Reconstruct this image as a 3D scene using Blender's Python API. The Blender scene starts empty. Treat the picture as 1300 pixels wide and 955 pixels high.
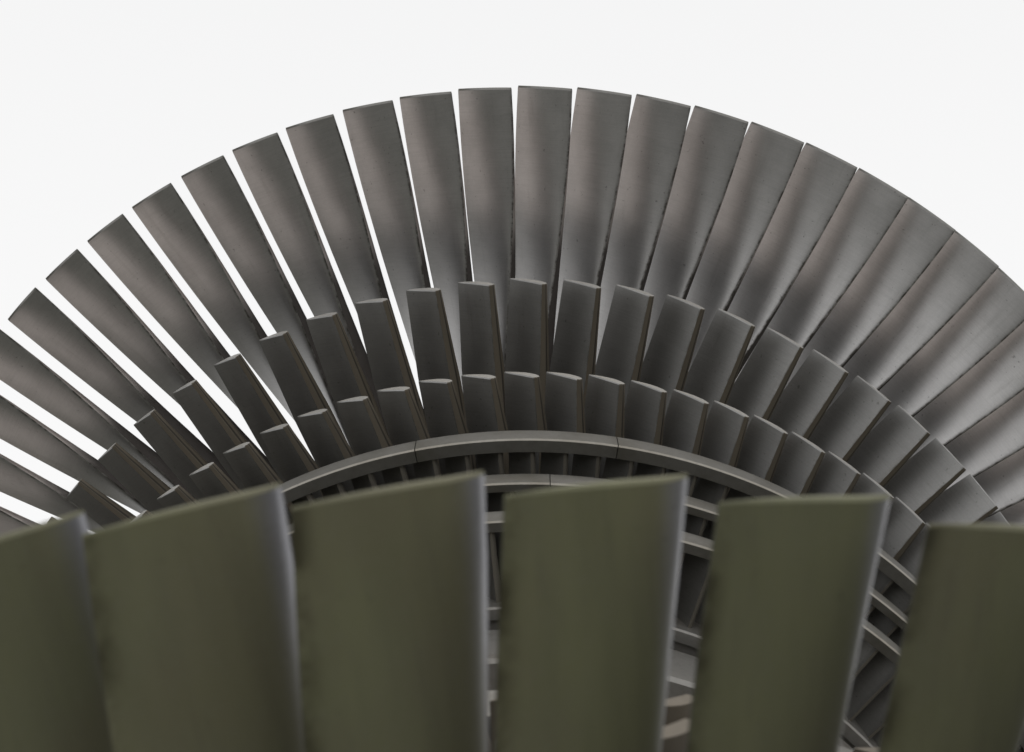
import bpy, math, random
from mathutils import Matrix, Vector
random.seed(7)
scene = bpy.context.scene
col = scene.collection
R = math.radians

# ------------------------------------------------------------------ camera
PITCH = R(20.0)                       # the camera looks up at the tilted rotor
cam_data = bpy.data.cameras.new('camera')
cam = bpy.data.objects.new('camera', cam_data)
col.objects.link(cam)
cam.location = (0, 0, 1.75)
cam.rotation_euler = (R(90) + PITCH, 0, 0)
cam_data.sensor_fit = 'HORIZONTAL'
cam_data.sensor_width = 36.0
cam_data.lens = 61.59
cam_data.shift_y = -0.035
cam_data.clip_start = 0.02
cam_data.clip_end = 2000
cam_data.dof.use_dof = True
cam_data.dof.focus_distance = 2.3
cam_data.dof.aperture_fstop = 13.0
cam_data.dof.aperture_blades = 7
scene.camera = cam

# ------------------------------------------------------------------ light
world = bpy.data.worlds.new('World')
scene.world = world
world.use_nodes = True
wn = world.node_tree
bg = wn.nodes['Background']
# even overcast: white towards the horizon, a little blue-grey overhead
w_tc = wn.nodes.new('ShaderNodeTexCoord')
w_sep = wn.nodes.new('ShaderNodeSeparateXYZ')
w_map = wn.nodes.new('ShaderNodeMapRange')
w_map.interpolation_type = 'SMOOTHSTEP'
w_map.inputs['From Min'].default_value = 0.15
w_map.inputs['From Max'].default_value = 1.0
w_mix = wn.nodes.new('ShaderNodeMix')
w_mix.data_type = 'RGBA'
w_mix.inputs[6].default_value = (1.0, 1.0, 1.0, 1)
w_mix.inputs[7].default_value = (0.87, 0.87, 0.875, 1)
wn.links.new(w_tc.outputs['Generated'], w_sep.inputs[0])
wn.links.new(w_sep.outputs[2], w_map.inputs['Value'])
wn.links.new(w_map.outputs['Result'], w_mix.inputs[0])
wn.links.new(w_mix.outputs[2], bg.inputs['Color'])
bg.inputs['Strength'].default_value = 0.96

sun_data = bpy.data.lights.new('sun', 'SUN')
sun_data.energy = 0.5
sun_data.angle = R(40)
sun_data.color = (1.0, 0.93, 0.86)
sun = bpy.data.objects.new('sun', sun_data)
col.objects.link(sun)
SUN_EL, SUN_AZ = R(66), R(12)          # azimuth from +Y, clockwise; high behind the rotor, veiled by cloud
sd = Vector((math.sin(SUN_AZ) * math.cos(SUN_EL), math.cos(SUN_AZ) * math.cos(SUN_EL), math.sin(SUN_EL)))
sun.rotation_euler = sd.to_track_quat('Z', 'Y').to_euler()

vs = scene.view_settings
vs.view_transform = 'Standard'
vs.look = 'None'
vs.exposure = 0.0
vs.gamma = 1.0
vs.use_curve_mapping = False
scene.cycles.max_bounces = 8
scene.cycles.use_denoising = True

# ------------------------------------------------------------------ materials
def nodes_of(name):
    m = bpy.data.materials.new(name)
    m.use_nodes = True
    nt = m.node_tree
    b = nt.nodes['Principled BSDF']
    return m, nt, b

class NT:
    """small helper for wiring shader nodes"""
    def __init__(self, nt):
        self.nt = nt
    def n(self, t, **kw):
        nd = self.nt.nodes.new(t)
        for k, v in kw.items():
            setattr(nd, k, v)
        return nd
    def link(self, a, b):
        self.nt.links.new(a, b)
    def val(self, sock, v):
        if isinstance(v, (int, float)):
            sock.default_value = v
        elif isinstance(v, tuple):
            sock.default_value = v if len(v) == 4 else v + (1,)
        else:
            self.link(v, sock)
    def math(self, op, a, b=0.0, clamp=False):
        nd = self.n('ShaderNodeMath', operation=op, use_clamp=clamp)
        self.val(nd.inputs[0], a); self.val(nd.inputs[1], b)
        return nd.outputs[0]
    def ramp(self, v, a, b):
        nd = self.n('ShaderNodeMapRange', interpolation_type='SMOOTHSTEP')
        self.val(nd.inputs['Value'], v)
        nd.inputs['From Min'].default_value = a; nd.inputs['From Max'].default_value = b
        return nd.outputs['Result']
    def mix(self, f, a, b):
        nd = self.n('ShaderNodeMix', data_type='RGBA')
        self.val(nd.inputs[0], f); self.val(nd.inputs[6], a); self.val(nd.inputs[7], b)
        return nd.outputs[2]
    def mixf(self, f, a, b):
        nd = self.n('ShaderNodeMix', data_type='FLOAT')
        self.val(nd.inputs[0], f); self.val(nd.inputs[2], a); self.val(nd.inputs[3], b)
        return nd.outputs[0]
    def noise(self, vec, scale, detail=4.0, rough=0.55):
        nd = self.n('ShaderNodeTexNoise')
        if vec is not None:
            self.link(vec, nd.inputs['Vector'])
        nd.inputs['Scale'].default_value = scale
        nd.inputs['Detail'].default_value = detail
        nd.inputs['Roughness'].default_value = rough
        return nd.outputs['Fac']

def blade_material(name, steel, film, film_amount, rough, metal, algae=0.0, nose_clean=0.0, grain=1.0, film_metal=0.35, film_rough=0.22, root_film=None, seam=0.0, grime=0.0, patchy=None):
    """steel blade; UV.x 0..1 pressure face (leading to trailing edge), 1..2 suction face back to the
    leading edge; UV.y span.  A film of deposits lies on the suction face."""
    m, nt, b = nodes_of(name)
    k = NT(nt)
    tc = k.n('ShaderNodeTexCoord')
    info = k.n('ShaderNodeObjectInfo')
    sep = k.n('ShaderNodeSeparateXYZ')
    k.link(tc.outputs['UV'], sep.inputs[0])
    u, v = sep.outputs[0], sep.outputs[1]
    # every blade gets its own patch of noise
    off = k.n('ShaderNodeVectorMath', operation='MULTIPLY_ADD')
    k.link(info.outputs['Random'], off.inputs[0])
    off.inputs[1].default_value = (37.0, 53.0, 71.0)
    k.link(tc.outputs['Object'], off.inputs[2])
    P = off.outputs[0]
    # fine brushed lines run along the chord
    st = k.n('ShaderNodeMapping')
    st.inputs['Scale'].default_value = (6, 6, 160)
    k.link(P, st.inputs['Vector'])
    brushed = k.noise(st.outputs[0], 4.0, 3.0)
    blotch = k.noise(P, 22.0, 5.0, 0.6)
    speck = k.noise(P, 420.0, 3.0, 0.7)
    streakmap = k.n('ShaderNodeMapping')
    streakmap.inputs['Scale'].default_value = (60, 60, 7)
    k.link(P, streakmap.inputs['Vector'])
    streak = k.noise(streakmap.outputs[0], 1.0, 4.0, 0.6)
    # suction side mask
    suction = k.ramp(u, 1.0, 1.03)
    if nose_clean > 0:
        wob = k.math('MULTIPLY_ADD', streak, 0.10)
        nd = wob.node; nd.inputs[2].default_value = -0.05
        un = k.math('ADD', u, wob)
        nose = k.ramp(un, 2.0 - nose_clean, 2.0 - nose_clean * 0.35)
        suction = k.math('MULTIPLY', suction, k.math('SUBTRACT', 1.0, nose))
        scuff = k.math('MULTIPLY', nose, k.math('MULTIPLY', k.ramp(k.noise(streakmap.outputs[0], 2.2, 5.0, 0.65), 0.48, 0.68), 0.65))
    film_f = k.math('MULTIPLY', suction, k.mixf(k.ramp(blotch, 0.3, 0.7), film_amount * 0.95, film_amount))
    light = tuple(min(1, c * 1.06) for c in steel)
    dark = tuple(c * 0.92 for c in steel)
    base = k.mix(k.ramp(blotch, 0.3, 0.7), dark, light)
    base = k.mix(k.math('MULTIPLY', k.ramp(brushed, 0.35, 0.75), 0.22 * grain), base, tuple(c * 0.62 for c in steel))
    base = k.mix(k.math('MULTIPLY', k.ramp(streak, 0.55, 0.8), 0.18), base, (0.10, 0.085, 0.07))
    if nose_clean > 0:                         # erosion scuffs on the nose
        base = k.mix(scuff, base, (0.13, 0.13, 0.135))
    filmcol = k.mix(k.ramp(streak, 0.35, 0.7), film, tuple(c * 1.15 for c in film))
    if patchy:                                 # drifting brown and green in the deposit, with rain streaks
        pn = k.noise(P, 9.0, 4.0, 0.55)
        filmcol = k.mix(k.math('MULTIPLY', k.ramp(pn, 0.40, 0.66), 0.35), filmcol, patchy)
        rs = k.n('ShaderNodeMapping')
        rs.inputs['Scale'].default_value = (130, 130, 5)
        k.link(P, rs.inputs['Vector'])
        filmcol = k.mix(k.math('MULTIPLY', k.ramp(k.noise(rs.outputs[0], 1.0, 4.0, 0.65), 0.50, 0.75), 0.22), filmcol, (0.075, 0.068, 0.042))
        filmcol = k.mix(k.math('MULTIPLY', k.ramp(k.noise(P, 260.0, 3.0, 0.6), 0.45, 0.75), 0.22), filmcol, (0.17, 0.165, 0.11))
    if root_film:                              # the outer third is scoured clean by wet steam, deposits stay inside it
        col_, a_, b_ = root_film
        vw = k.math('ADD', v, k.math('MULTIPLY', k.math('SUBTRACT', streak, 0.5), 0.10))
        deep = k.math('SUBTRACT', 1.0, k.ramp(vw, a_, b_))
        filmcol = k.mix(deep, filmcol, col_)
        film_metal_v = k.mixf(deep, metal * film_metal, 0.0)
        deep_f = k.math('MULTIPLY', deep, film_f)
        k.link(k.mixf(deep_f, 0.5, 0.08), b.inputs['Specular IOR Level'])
    else:
        film_metal_v = metal * film_metal
    base = k.mix(film_f, base, filmcol)
    if algae > 0:
        lo = k.math('MULTIPLY', k.ramp(u, 0.995, 1.0), k.math('SUBTRACT', 1.0, k.ramp(u, 1.10, 1.27)))
        al = k.math('MULTIPLY', lo, k.ramp(k.noise(P, 26.0, 5.0, 0.65), 0.34, 0.66))
        base = k.mix(k.math('MULTIPLY', al, algae), base, (0.030, 0.026, 0.008))
        film_f = k.math('MAXIMUM', film_f, al)
    if grime > 0:                              # dark line and nicks along the leading edge
        gl = k.math('SUBTRACT', 1.0, k.ramp(u, 0.05, 0.14))
        gl = k.math('MULTIPLY', gl, k.ramp(k.noise(P, 60.0, 4.0, 0.7), 0.40, 0.62))
        base = k.mix(k.math('MULTIPLY', gl, grime), base, (0.045, 0.036, 0.024))
    if seam:                                   # thin dark line along the blunt nose
        sm_ = k.math('MULTIPLY', k.ramp(u, 1.935, 1.95), k.math('SUBTRACT', 1.0, k.ramp(u, 1.955, 1.968)))
        base = k.mix(k.math('MULTIPLY', sm_, seam), base, (0.022, 0.018, 0.014))
    # dark pits
    pits = k.ramp(k.noise(P, 190.0, 2.0, 0.5), 0.68, 0.78)
    base = k.mix(k.math('MULTIPLY', k.math('MULTIPLY', pits, 0.45), k.mixf(film_f, 1.0, 0.25)), base, (0.03, 0.026, 0.022))
    base = k.mix(k.math('MULTIPLY', k.math('MULTIPLY', k.ramp(speck, 0.4, 0.8), 0.16), k.math('SUBTRACT', 1.0, film_f)), base, tuple(c * 1.5 for c in steel))
    # blade to blade tone
    tone = k.n('ShaderNodeHueSaturation')
    k.link(k.math('MULTIPLY_ADD', info.outputs['Random'], 0.18), tone.inputs['Value'])
    tone.inputs['Value'].links[0].from_node.inputs[2].default_value = 0.91
    k.link(base, tone.inputs['Color'])
    k.link(tone.outputs[0], b.inputs['Base Color'])
    k.link(k.mixf(film_f, metal, film_metal_v), b.inputs['Metallic'])
    r = k.math('ADD', rough - 0.02, k.math('MULTIPLY', blotch, 0.04))
    r = k.mixf(film_f, r, min(0.95, rough + film_rough))
    if root_film:
        r = k.mixf(deep_f, r, 0.9)
    k.link(r, b.inputs['Roughness'])
    bump = k.n('ShaderNodeBump')
    bump.inputs['Strength'].default_value = 0.10
    bump.inputs['Distance'].default_value = 0.0006
    h = k.math('ADD', k.math('MULTIPLY', brushed, 0.6), k.math('MULTIPLY', speck, 0.5))
    k.link(h, bump.inputs['Height'])
    k.link(bump.outputs[0], b.inputs['Normal'])
    return m

M_FAR = blade_material('far_blade_steel', (0.475, 0.468, 0.462), (0.62, 0.56, 0.525), 0.92, 0.42, 0.88,
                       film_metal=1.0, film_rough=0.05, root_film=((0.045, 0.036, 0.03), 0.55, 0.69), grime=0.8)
M_MID = blade_material('middle_blade_steel', (0.295, 0.292, 0.284), (0.12, 0.098, 0.066), 0.9, 0.45, 0.85, seam=0.85, grime=0.5)
M_SHR = blade_material('shrouded_blade_steel', (0.26, 0.255, 0.24), (0.12, 0.105, 0.08), 0.8, 0.45, 0.75)
M_NEAR = blade_material('near_blade_steel', (0.24, 0.24, 0.255), (0.142, 0.144, 0.074), 0.97, 0.30, 0.95,
                        algae=0.9, nose_clean=0.31, film_metal=0.1, film_rough=0.36, patchy=(0.135, 0.112, 0.070))

def plain_steel(name, colr, rough, metal, dirt=(0.08, 0.07, 0.055), dirt_amt=0.5):
    m, nt, b = nodes_of(name)
    k = NT(nt)
    tc = k.n('ShaderNodeTexCoord')
    P = tc.outputs['Object']
    n1 = k.noise(P, 14.0, 6.0, 0.65)
    n2 = k.noise(P, 160.0, 3.0, 0.6)
    c = k.mix(k.math('MULTIPLY', k.ramp(n1, 0.4, 0.7), dirt_amt), colr, dirt)
    c = k.mix(k.math('MULTIPLY', k.ramp(n2, 0.45, 0.75), 0.3), c, tuple(x * 0.6 for x in colr))
    k.link(c, b.inputs['Base Color'])
    b.inputs['Metallic'].default_value = metal
    k.link(k.math('ADD', rough - 0.08, k.math('MULTIPLY', n1, 0.16)), b.inputs['Roughness'])
    bump = k.n('ShaderNodeBump')
    bump.inputs['Strength'].default_value = 0.2
    bump.inputs['Distance'].default_value = 0.0008
    k.link(n2, bump.inputs['Height'])
    k.link(bump.outputs[0], b.inputs['Normal'])
    return m

M_RING = plain_steel('shroud_steel', (0.155, 0.15, 0.135), 0.48, 0.45, (0.085, 0.078, 0.058), 0.7)
M_TIP = plain_steel('skylit_tip_steel', (0.46, 0.45, 0.42), 0.40, 0.6, (0.30, 0.28, 0.24), 0.5)  # sky brightness on the short blades' caps, put into a paler steel colour
M_FTIP = plain_steel('far_tip_steel', (0.27, 0.265, 0.25), 0.45, 0.6, (0.16, 0.15, 0.13), 0.5)
M_EDGE = plain_steel('worn_edge_steel', (0.36, 0.34, 0.30), 0.42, 0.7, (0.25, 0.22, 0.17), 0.5)
M_DISC = plain_steel('disc_steel', (0.30, 0.29, 0.27), 0.45, 0.6, (0.14, 0.11, 0.075), 0.6)

gm, gnt, gb = nodes_of('gravelly_ground')
gk = NT(gnt)
gP = gk.n('ShaderNodeTexCoord').outputs['Object']
gk.link(gk.mix(gk.noise(gP, 3.0, 8.0, 0.7), (0.085, 0.085, 0.072), (0.125, 0.125, 0.108)), gb.inputs['Base Color'])
gb.inputs['Roughness'].default_value = 0.95

# ------------------------------------------------------------------ ground (below the frame)
def mesh_object(name, verts, faces, mat, parent=None, smooth=None):
    me = bpy.data.meshes.new(name)
    me.from_pydata(verts, [], faces)
    me.materials.append(mat)
    if smooth is not None:
        me.polygons.foreach_set('use_smooth', [True] * len(me.polygons))
        me.set_sharp_from_angle(angle=R(smooth))
    me.update()
    o = bpy.data.objects.new(name, me)
    col.objects.link(o)
    if parent:
        o.parent = parent
    return o

g = mesh_object('ground', [(-600, -600, 0), (600, -600, 0), (600, 600, 0), (-600, 600, 0)], [(0, 1, 2, 3)], gm)
g['kind'] = 'structure'

# ------------------------------------------------------------------ the rotor's frame
# rotor space: Y along the shaft away from the camera, Z up through twelve o'clock, X right; tip radius 1 m
A, B = 0.0061, 0.2321
cp, sp = math.cos(PITCH), math.sin(PITCH)
def cam_to_world(x, y, z):                     # photo frame: right, down, forward
    return Vector((x, cp * z + sp * y, sp * z - cp * y))
ax = Vector((math.sin(A) * math.cos(B), -math.sin(B), math.cos(A) * math.cos(B)))
up = Vector((0, -1, 0)); up = (up - ax * up.dot(ax)).normalized()
rt = ax.cross(up)
if rt.x < 0:
    rt = -rt
eX, eY, eZ = (cam_to_world(*v) for v in (rt, ax, up))
origin = cam.location + cam_to_world(0.0224, 0.6198, 2.6601)
rotor = bpy.data.objects.new('turbine_rotor', None)
col.objects.link(rotor)
MID = -0.899                                   # middle of the double-flow rotor
mw = Matrix((eX, eY, eZ)).transposed().to_4x4()
mw.translation = origin
rotor.matrix_world = mw
rotor.empty_display_size = 0.2
rotor['label'] = 'weathered steel steam turbine rotor with rows of fanned out blades'
rotor['category'] = 'turbine rotor'

# ------------------------------------------------------------------ builders
def lerp(a, b, f):
    return a + (b - a) * f

def section(le, te, tmax, camber, n=13, blunt=0.0, bump=0.0, droop=0.0):
    """closed airfoil outline in (tangential, axial): pressure face LE->TE, then suction face TE->LE.
    blunt > 0 cuts the leading edge off with a narrow flat of that width."""
    le = Vector(le); te = Vector(te)
    if blunt > 0:
        corner = le + Vector((-blunt, -0.12 * blunt))
        back = le + Vector((0.0, 0.55 * blunt))
    else:
        corner = back = le
    d = te - le; c = d.length; d /= c
    nrm = Vector((-d.y, d.x))
    if nrm.y < 0:                              # suction side faces away along +axial
        nrm = -nrm
    tew = d * 0 + nrm * max(0.0009, tmax * 0.10)
    top, bot = [], []
    for i in range(n):
        x = 0.5 * (1 - math.cos(math.pi * i / (n - 1)))
        xc = x ** 0.85
        yc = camber * 4 * xc * (1 - xc) + bump * 6.75 * x * (1 - x) ** 2
        if blunt > 0:
            p = corner.lerp(te, x); q = back.lerp(te + tew, x)
            bot.append(p + nrm * yc)
            top.append(q + nrm * (yc + tmax * 3.4 * x ** 0.8 * (1 - x) * (1 - 0.25 * x)))
        else:
            yt = tmax * 5 * (0.2969 * math.sqrt(x) - 0.1260 * x - 0.3516 * x * x + 0.2843 * x ** 3 - 0.1015 * x ** 4)
            yt = max(yt, 0.0005 * min(1, x / 0.02))
            yc -= droop * max(0.0, 1 - x / 0.24) ** 2
            p = le + d * (x * c)
            top.append(p + nrm * (yc + 1.6 * yt)); bot.append(p + nrm * (yc - 0.4 * yt))
    us = [i / (n - 1) for i in range(n)]
    if blunt > 0:
        pts = bot + top[::-1] + [corner.lerp(back, 0.5) + Vector((0.10 * blunt, -0.22 * blunt))]
        uu = us + [1.02 + (1 - w) * 0.90 for w in us[::-1]] + [1.97]
    else:
        pts = bot + top[::-1][:-1]
        uu = us + [1.02 + (1 - w) * 0.98 for w in us[::-1][:-1]]
    return pts, uu

def interp(tab, r):
    """tab rows: (r, le_t, le_z, te_t, te_z, thickness, camber), tip first"""
    for a, b in zip(tab, tab[1:]):
        if r >= b[0]:
            f = (r - a[0]) / (b[0] - a[0])
            return [lerp(p, q, f) for p, q in zip(a, b)]
    return list(tab[-1])

def blade_mesh(name, tab, mat, mirror=False, spans=9, capped=True, n=13, blunt=0.0, droop=(0.0, 0.0), chamfer=0.0012, tip_mat=None):
    r0, r1 = tab[0][0], tab[-1][0]
    radii = [lerp(r1, r0 - chamfer, i / (spans - 1)) for i in range(spans)] + [r0]
    verts, faces, uvs = [], [], []
    for j, r in enumerate(radii):
        row = interp(tab, r)
        _, a, b, c, d, th, cb = row[:7]
        bp = row[7] if len(row) > 7 else 0.0
        bl = row[8] if len(row) > 8 else blunt
        dr = droop[0] + droop[1] * (r0 - r)
        if j == len(radii) - 1 and capped:     # a small worn chamfer round the tip
            q = 0.006
            a, c = lerp(a, c, q), lerp(c, a, q); b, d = lerp(b, d, q), lerp(d, b, q)
        pts, uu = section((a, b), (c, d), th, cb, n, bl, bp, dr)
        if j == len(radii) - 1 and capped:     # the chamfer leans the visible face back
            low_, high_ = pts[:n], (pts[n:2 * n][::-1] if bl > 0 else [pts[0]] + pts[n:][::-1])
            fr = 0.45 if bl == 0 else 0.12
            if mirror and bl == 0:
                high2 = [h.lerp(l_, 0.35) for l_, h in zip(low_, high_)]
                pts = low_ + high2[::-1][:-1]
            else:
                pts = [l_.lerp(h, fr) for l_, h in zip(low_, high_)] + pts[n:]
        if j == 0:
            m = len(pts)
        for p, w in zip(pts, uu):
            ang = p.x / r
            z = p.y if not mirror else -p.y
            verts.append((r * math.sin(ang), z, r * math.cos(ang)))
            uvs.append((w, j / (len(radii) - 1)))
    for j in range(len(radii) - 1):
        for i in range(m):
            q = (j * m + i, j * m + (i + 1) % m, (j + 1) * m + (i + 1) % m, (j + 1) * m + i)
            faces.append(q if mirror else q[::-1])
    # the cap is cut into quads across the section
    base = (len(radii) - 1) * m
    low = [base + i for i in range(n)]
    if blunt > 0:
        high = [base + 2 * n - 1 - i for i in range(n)]
        q = (low[0], high[0], base + m - 1)
        faces.append(q if not mirror else q[::-1])
    else:
        high = [base + (m - i) % m for i in range(n - 1)] + [low[-1]]
    for i in range(n - 1):
        q = list(dict.fromkeys([low[i], low[i + 1], high[i + 1], high[i]]))
        faces.append(tuple(q) if mirror else tuple(q[::-1]))
    me = bpy.data.meshes.new(name)
    me.from_pydata(verts, [], faces)
    me.materials.append(mat)
    me.materials.append(tip_mat or mat)
    uvl = me.uv_layers.new(name='UVMap')
    for poly in me.polygons:
        us = [uvs[me.loops[li].vertex_index][0] for li in poly.loop_indices]
        wrap = max(us) - min(us) > 1.2
        for li in poly.loop_indices:
            uu, vv = uvs[me.loops[li].vertex_index]
            if poly.index >= m * (len(radii) - 2 + (blunt > 0)):
                poly.material_index = 1
                uu = 1.4 if mirror else 0.5
            elif wrap and uu < 0.5:
                uu = 2.0
            uvl.data[li].uv = (uu, vv)
    me.polygons.foreach_set('use_smooth', [True] * len(me.polygons))
    me.set_sharp_from_angle(angle=R(34))
    sharp = me.attributes.get('sharp_edge') or me.attributes.new('sharp_edge', 'BOOLEAN', 'EDGE')
    ring0 = (len(radii) - 2) * m
    for e in me.edges:                         # crisp line where the tip chamfer starts
        a_, b_ = e.vertices
        if ring0 <= a_ < ring0 + m and ring0 <= b_ < ring0 + m:
            sharp.data[e.index].value = True
    me.update()
    return me

def lathe(name, prof, mat, parent, seg=144):
    """prof: closed list of (axial, radius)"""
    verts, faces = [], []
    m = len(prof)
    for s in range(seg):
        a = 2 * math.pi * s / seg
        for z, r in prof:
            verts.append((r * math.sin(a), z, r * math.cos(a)))
    for s in range(seg):
        for i in range(m):
            q = (s * m + i, s * m + (i + 1) % m, ((s + 1) % seg) * m + (i + 1) % m, ((s + 1) % seg) * m + i)
            faces.append(q)
    return mesh_object(name, verts, faces, mat, parent, smooth=30)

def blade_row(parent, name, me, count, phase, z, vis, jitter=0.0005):
    """blades the picture can show are objects of their own; the rest of the circle is one joined part"""
    st = 2 * math.pi / count
    rest_v, rest_f = [], []
    for i in range(count):
        th = phase + i * st
        th = (th + math.pi) % (2 * math.pi) - math.pi
        if vis[0] <= th <= vis[1]:
            o = bpy.data.objects.new(name, me)
            col.objects.link(o)
            o.parent = parent
            o.location = (0, z + random.gauss(0, jitter * 1.2), 0)
            o.rotation_euler = (0, th + random.gauss(0, jitter), 0)
        else:
            rm = Matrix.Rotation(th, 3, 'Y')
            n0 = len(rest_v)
            rest_v += [tuple(rm @ v.co + Vector((0, z, 0))) for v in me.vertices]
            rest_f += [tuple(n0 + k for k in p.vertices) for p in me.polygons]
    if rest_v:
        o = mesh_object('blade_row', rest_v, rest_f, me.materials[0], parent, smooth=40)
        uvl = o.data.uv_layers.new(name='UVMap')
        src = me.uv_layers[0].data
        n = len(src)
        buf = [0.0] * (2 * n); src.foreach_get('uv', buf)
        uvl.data.foreach_set('uv', buf * (len(uvl.data) // n))
        o['kind'] = 'stuff'

def shroud_segment_mesh(name, r_out, r_in, z0, z1, arc, mat, steps=14):
    b = 0.0018
    prof = [(z0, r_in), (z0, r_out - b), (z0 + b, r_out), (z1 - b, r_out), (z1, r_out - b), (z1, r_in)]
    verts, faces = [], []
    m = len(prof)
    for s in range(steps + 1):
        a = -arc / 2 + arc * s / steps
        for z, r in prof:
            verts.append((r * math.sin(a), z, r * math.cos(a)))
    for s in range(steps):
        for i in range(m):
            faces.append((s * m + i, s * m + (i + 1) % m, (s + 1) * m + (i + 1) % m, (s + 1) * m + i))
    faces.append(tuple(range(m))[::-1]); faces.append(tuple(steps * m + i for i in range(m)))
    me = bpy.data.meshes.new(name)
    me.from_pydata(verts, [], faces)
    me.materials.append(mat)
    me.materials.append(M_EDGE)
    for s in range(steps):                     # the worn outer corners
        me.polygons[s * m + 1].material_index = 1
        me.polygons[s * m + 3].material_index = 1
    me.polygons.foreach_set('use_smooth', [True] * len(me.polygons))
    me.set_sharp_from_angle(angle=R(25))
    me.update()
    return me

def wheel_disc(name, label, z0, z1, r, rin=0.30):
    lip = 0.006
    prof = [(z0, rin), (z0, r - 0.016), (z0 - lip, r - 0.014), (z0 - lip, r - 0.002), (z0 - lip + 0.002, r),
            (z1 + lip, r), (z1 + lip, r - 0.014), (z1, r - 0.016), (z1, rin)]
    o = lathe(name, prof, M_DISC, rotor)
    o['label'] = label
    return o

def mz(z):                                      # mirror in the middle plane of the rotor
    return 2 * MID - z

# ------------------------------------------------------------------ shaft
prof = [(0.30, 0.05), (0.30, 0.20), (0.12, 0.24), (0.10, 0.36), (-0.10, 0.38), (-0.12, 0.40), (-0.66, 0.43),
        (-0.725, 0.46), (-0.728, 0.497), (-0.74, 0.503), (-0.762, 0.505), (-0.785, 0.502), (-0.80, 0.504),
        (-0.822, 0.507), (-0.826, 0.503), (-0.827, 0.44), (-0.86, 0.435)]
prof = prof + [(mz(z), r) for z, r in prof[::-1]]
lathe('shaft', prof, M_DISC, rotor, 180)

# ------------------------------------------------------------------ last stage wheels, far and near
#       r      LE t     LE z     TE t     TE z    thick  camber
def last_row(r):
    s = 1 - r
    return (r, (0.0746 + 0.0396 * s - 0.2888 * s * s) * r, -0.0306 - 0.0562 * s + 0.1116 * s * s,
            (-0.0696 * s + 0.1229 * s * s) * r, 0.1727 * s - 0.109 * s * s,
            0.0045 + 0.0055 * (1 - math.exp(-s / 0.06)) + 0.046 * s,
            CAMBER[0] + CAMBER[1] * (1 - math.exp(-(s / CAMBER[2]) ** 2)), 0.0)
CAMBER = (-0.0018, 0.0055, 0.22)
LAST = [last_row(1 - 0.025 * i) for i in range(23)]
NEAR = [(r[0], r[1] + 0.0012) + r[2:] for r in LAST]     # its rounded nose wraps further round
far = wheel_disc('blade_wheel', 'largest blade wheel behind all the others, long wide grey blades', -0.075, 0.085, 0.455)
blade_row(far, 'blade', blade_mesh('long_blade', LAST, M_FAR, spans=16, n=21, chamfer=0.0028, tip_mat=M_FTIP), 76, -0.0129, 0.0, (-1.05, 1.05))
near = wheel_disc('blade_wheel', 'nearest blade wheel, big out of focus olive blades with grey rounded edges', mz(0.085), mz(-0.075), 0.455)
blade_row(near, 'blade', blade_mesh('near_long_blade', NEAR, M_NEAR, mirror=True, spans=16, n=25, droop=(0.0032, 0.055)), 76, -0.0134, 2 * MID - 0.0005, (-0.33, 0.33))

# ------------------------------------------------------------------ the two open stages
#      r       LE t     LE z     TE t    TE z   bulge  camber  bump  nose flat
S2 = [(0.7765, 0.0472, -0.0378, 0.0000, 0.0000, 0.0095, 0.0000, 0.0, 0.0066),
      (0.65, 0.0465, -0.0415, -0.0105, 0.0020, 0.0165, 0.0020, 0.0, 0.0120),
      (0.47, 0.0370, -0.0470, -0.0170, 0.0040, 0.0190, 0.0030, 0.0, 0.0140)]
S3 = [(0.7053, 0.0417, -0.0267, 0.0000, 0.0000, 0.0090, 0.0000, 0.0, 0.0066),
      (0.62, 0.0505, -0.0280, -0.0010, 0.0005, 0.0130, 0.0018, 0.0, 0.0125),
      (0.48, 0.0420, -0.0310, -0.0030, 0.0010, 0.0115, 0.0035, 0.0, 0.0115)]
for tab, cnt, ph, z, rr_, lab in ((S2, 72, -0.0280, -0.2454, 0.48, 'second blade wheel in front of the long grey blades'),
                                  (S3, 88, 0.0307, -0.4502, 0.49, 'third blade wheel, short dark blades just behind the shroud rings')):
    lo, hi = z + tab[-1][2] - 0.012, z + tab[-1][4] + 0.012
    w = wheel_disc('blade_wheel', lab, lo, hi, rr_)
    blade_row(w, 'blade', blade_mesh('short_blade', tab, M_MID, blunt=0.0066, tip_mat=M_TIP), cnt, ph, z, (-0.95, 0.95))
    w = wheel_disc('blade_wheel', 'short blade wheel hidden behind the nearest blades', mz(hi), mz(lo), rr_)
    blade_row(w, 'blade', blade_mesh('mirrored_short_blade', tab, M_MID, mirror=True, blunt=0.0066), cnt, ph, mz(z), (-0.1, 0.1))

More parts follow.
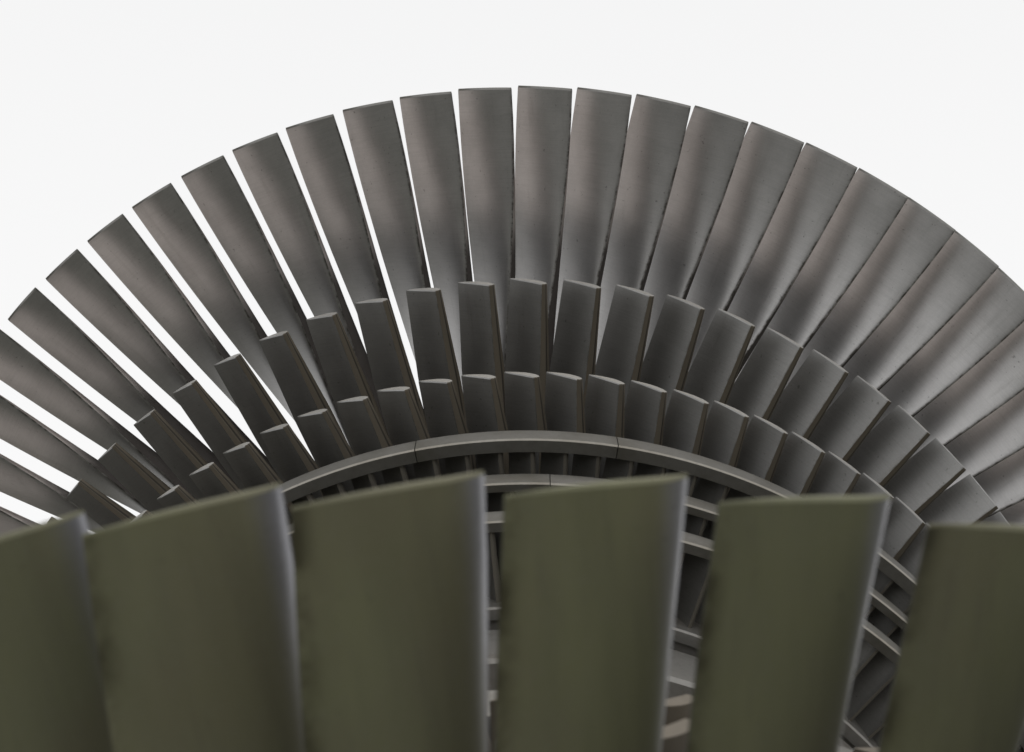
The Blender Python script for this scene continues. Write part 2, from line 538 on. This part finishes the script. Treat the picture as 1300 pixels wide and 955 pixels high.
# ------------------------------------------------------------------ shrouded stages
RINGS = [(0.6573, 0.642, -0.5667, 0.154, 0.036, 'foremost outer'),
         (0.6265, 0.6165, -0.6305, 0.038, 0.034, 'middle'),
         (0.6041, 0.592, -0.6894, -0.12, 0.034, 'smallest')]
NSEG = 18
for idx, (ro, ri, zf, joint, wid, word) in enumerate(RINGS):
    rt_ = 0.512
    tab = [(ri + 0.002, 0.0290, 0.0030 + 0.001, -0.0010, 0.0290, 0.0066, 0.0030),
           (0.58, 0.0280, 0.0030, -0.0020, 0.0290, 0.0072, 0.0040),
           (0.50, 0.0270, 0.0020, -0.0020, 0.0300, 0.0080, 0.0050)]
    for side in (0, 1):
        z0, z1 = (zf - 0.006, zf + wid + 0.006)
        if side:
            w = wheel_disc('shrouded_blade_wheel', 'shrouded blade wheel hidden behind the nearest blades', mz(z1), mz(z0), rt_ - 0.002)
            bm_ = blade_mesh('mirrored_shrouded_blade', tab, M_SHR, mirror=True, spans=4, capped=False, n=9, blunt=0.005)
            blade_row(w, 'blade', bm_, 108, 0.004 * idx, mz(zf), (-0.02, 0.02), 0.0003)
            sm = shroud_segment_mesh('mirrored_shroud_segment', ro, ri, mz(zf + wid), mz(zf), 2 * math.pi / NSEG - 0.0016, M_RING)
        else:
            w = wheel_disc('shrouded_blade_wheel', ['wheel with the largest shroud ring round its blade tips',
                           'wheel with the middle shroud ring round its blade tips',
                           'wheel with the smallest shroud ring round its blade tips'][idx], z0, z1, rt_)
            bm_ = blade_mesh('shrouded_blade', tab, M_SHR, spans=4, capped=False, n=9, blunt=0.005)
            blade_row(w, 'blade', bm_, 108, [-0.0325, -0.012, 0.006][idx], zf, (-0.62, 0.85) if idx == 0 else (-0.12, 0.80), 0.0003)
            sm = shroud_segment_mesh('shroud_segment', ro, ri, zf, zf + wid, 2 * math.pi / NSEG - 0.0016, M_RING)
        for s in range(NSEG):
            o = bpy.data.objects.new('shroud_segment', sm)
            col.objects.link(o)
            o.parent = w
            o.location = (0, random.gauss(0, 0.0003), 0)
            o.rotation_euler = (0, joint + 2 * math.pi / NSEG * (s + 0.5), 0)
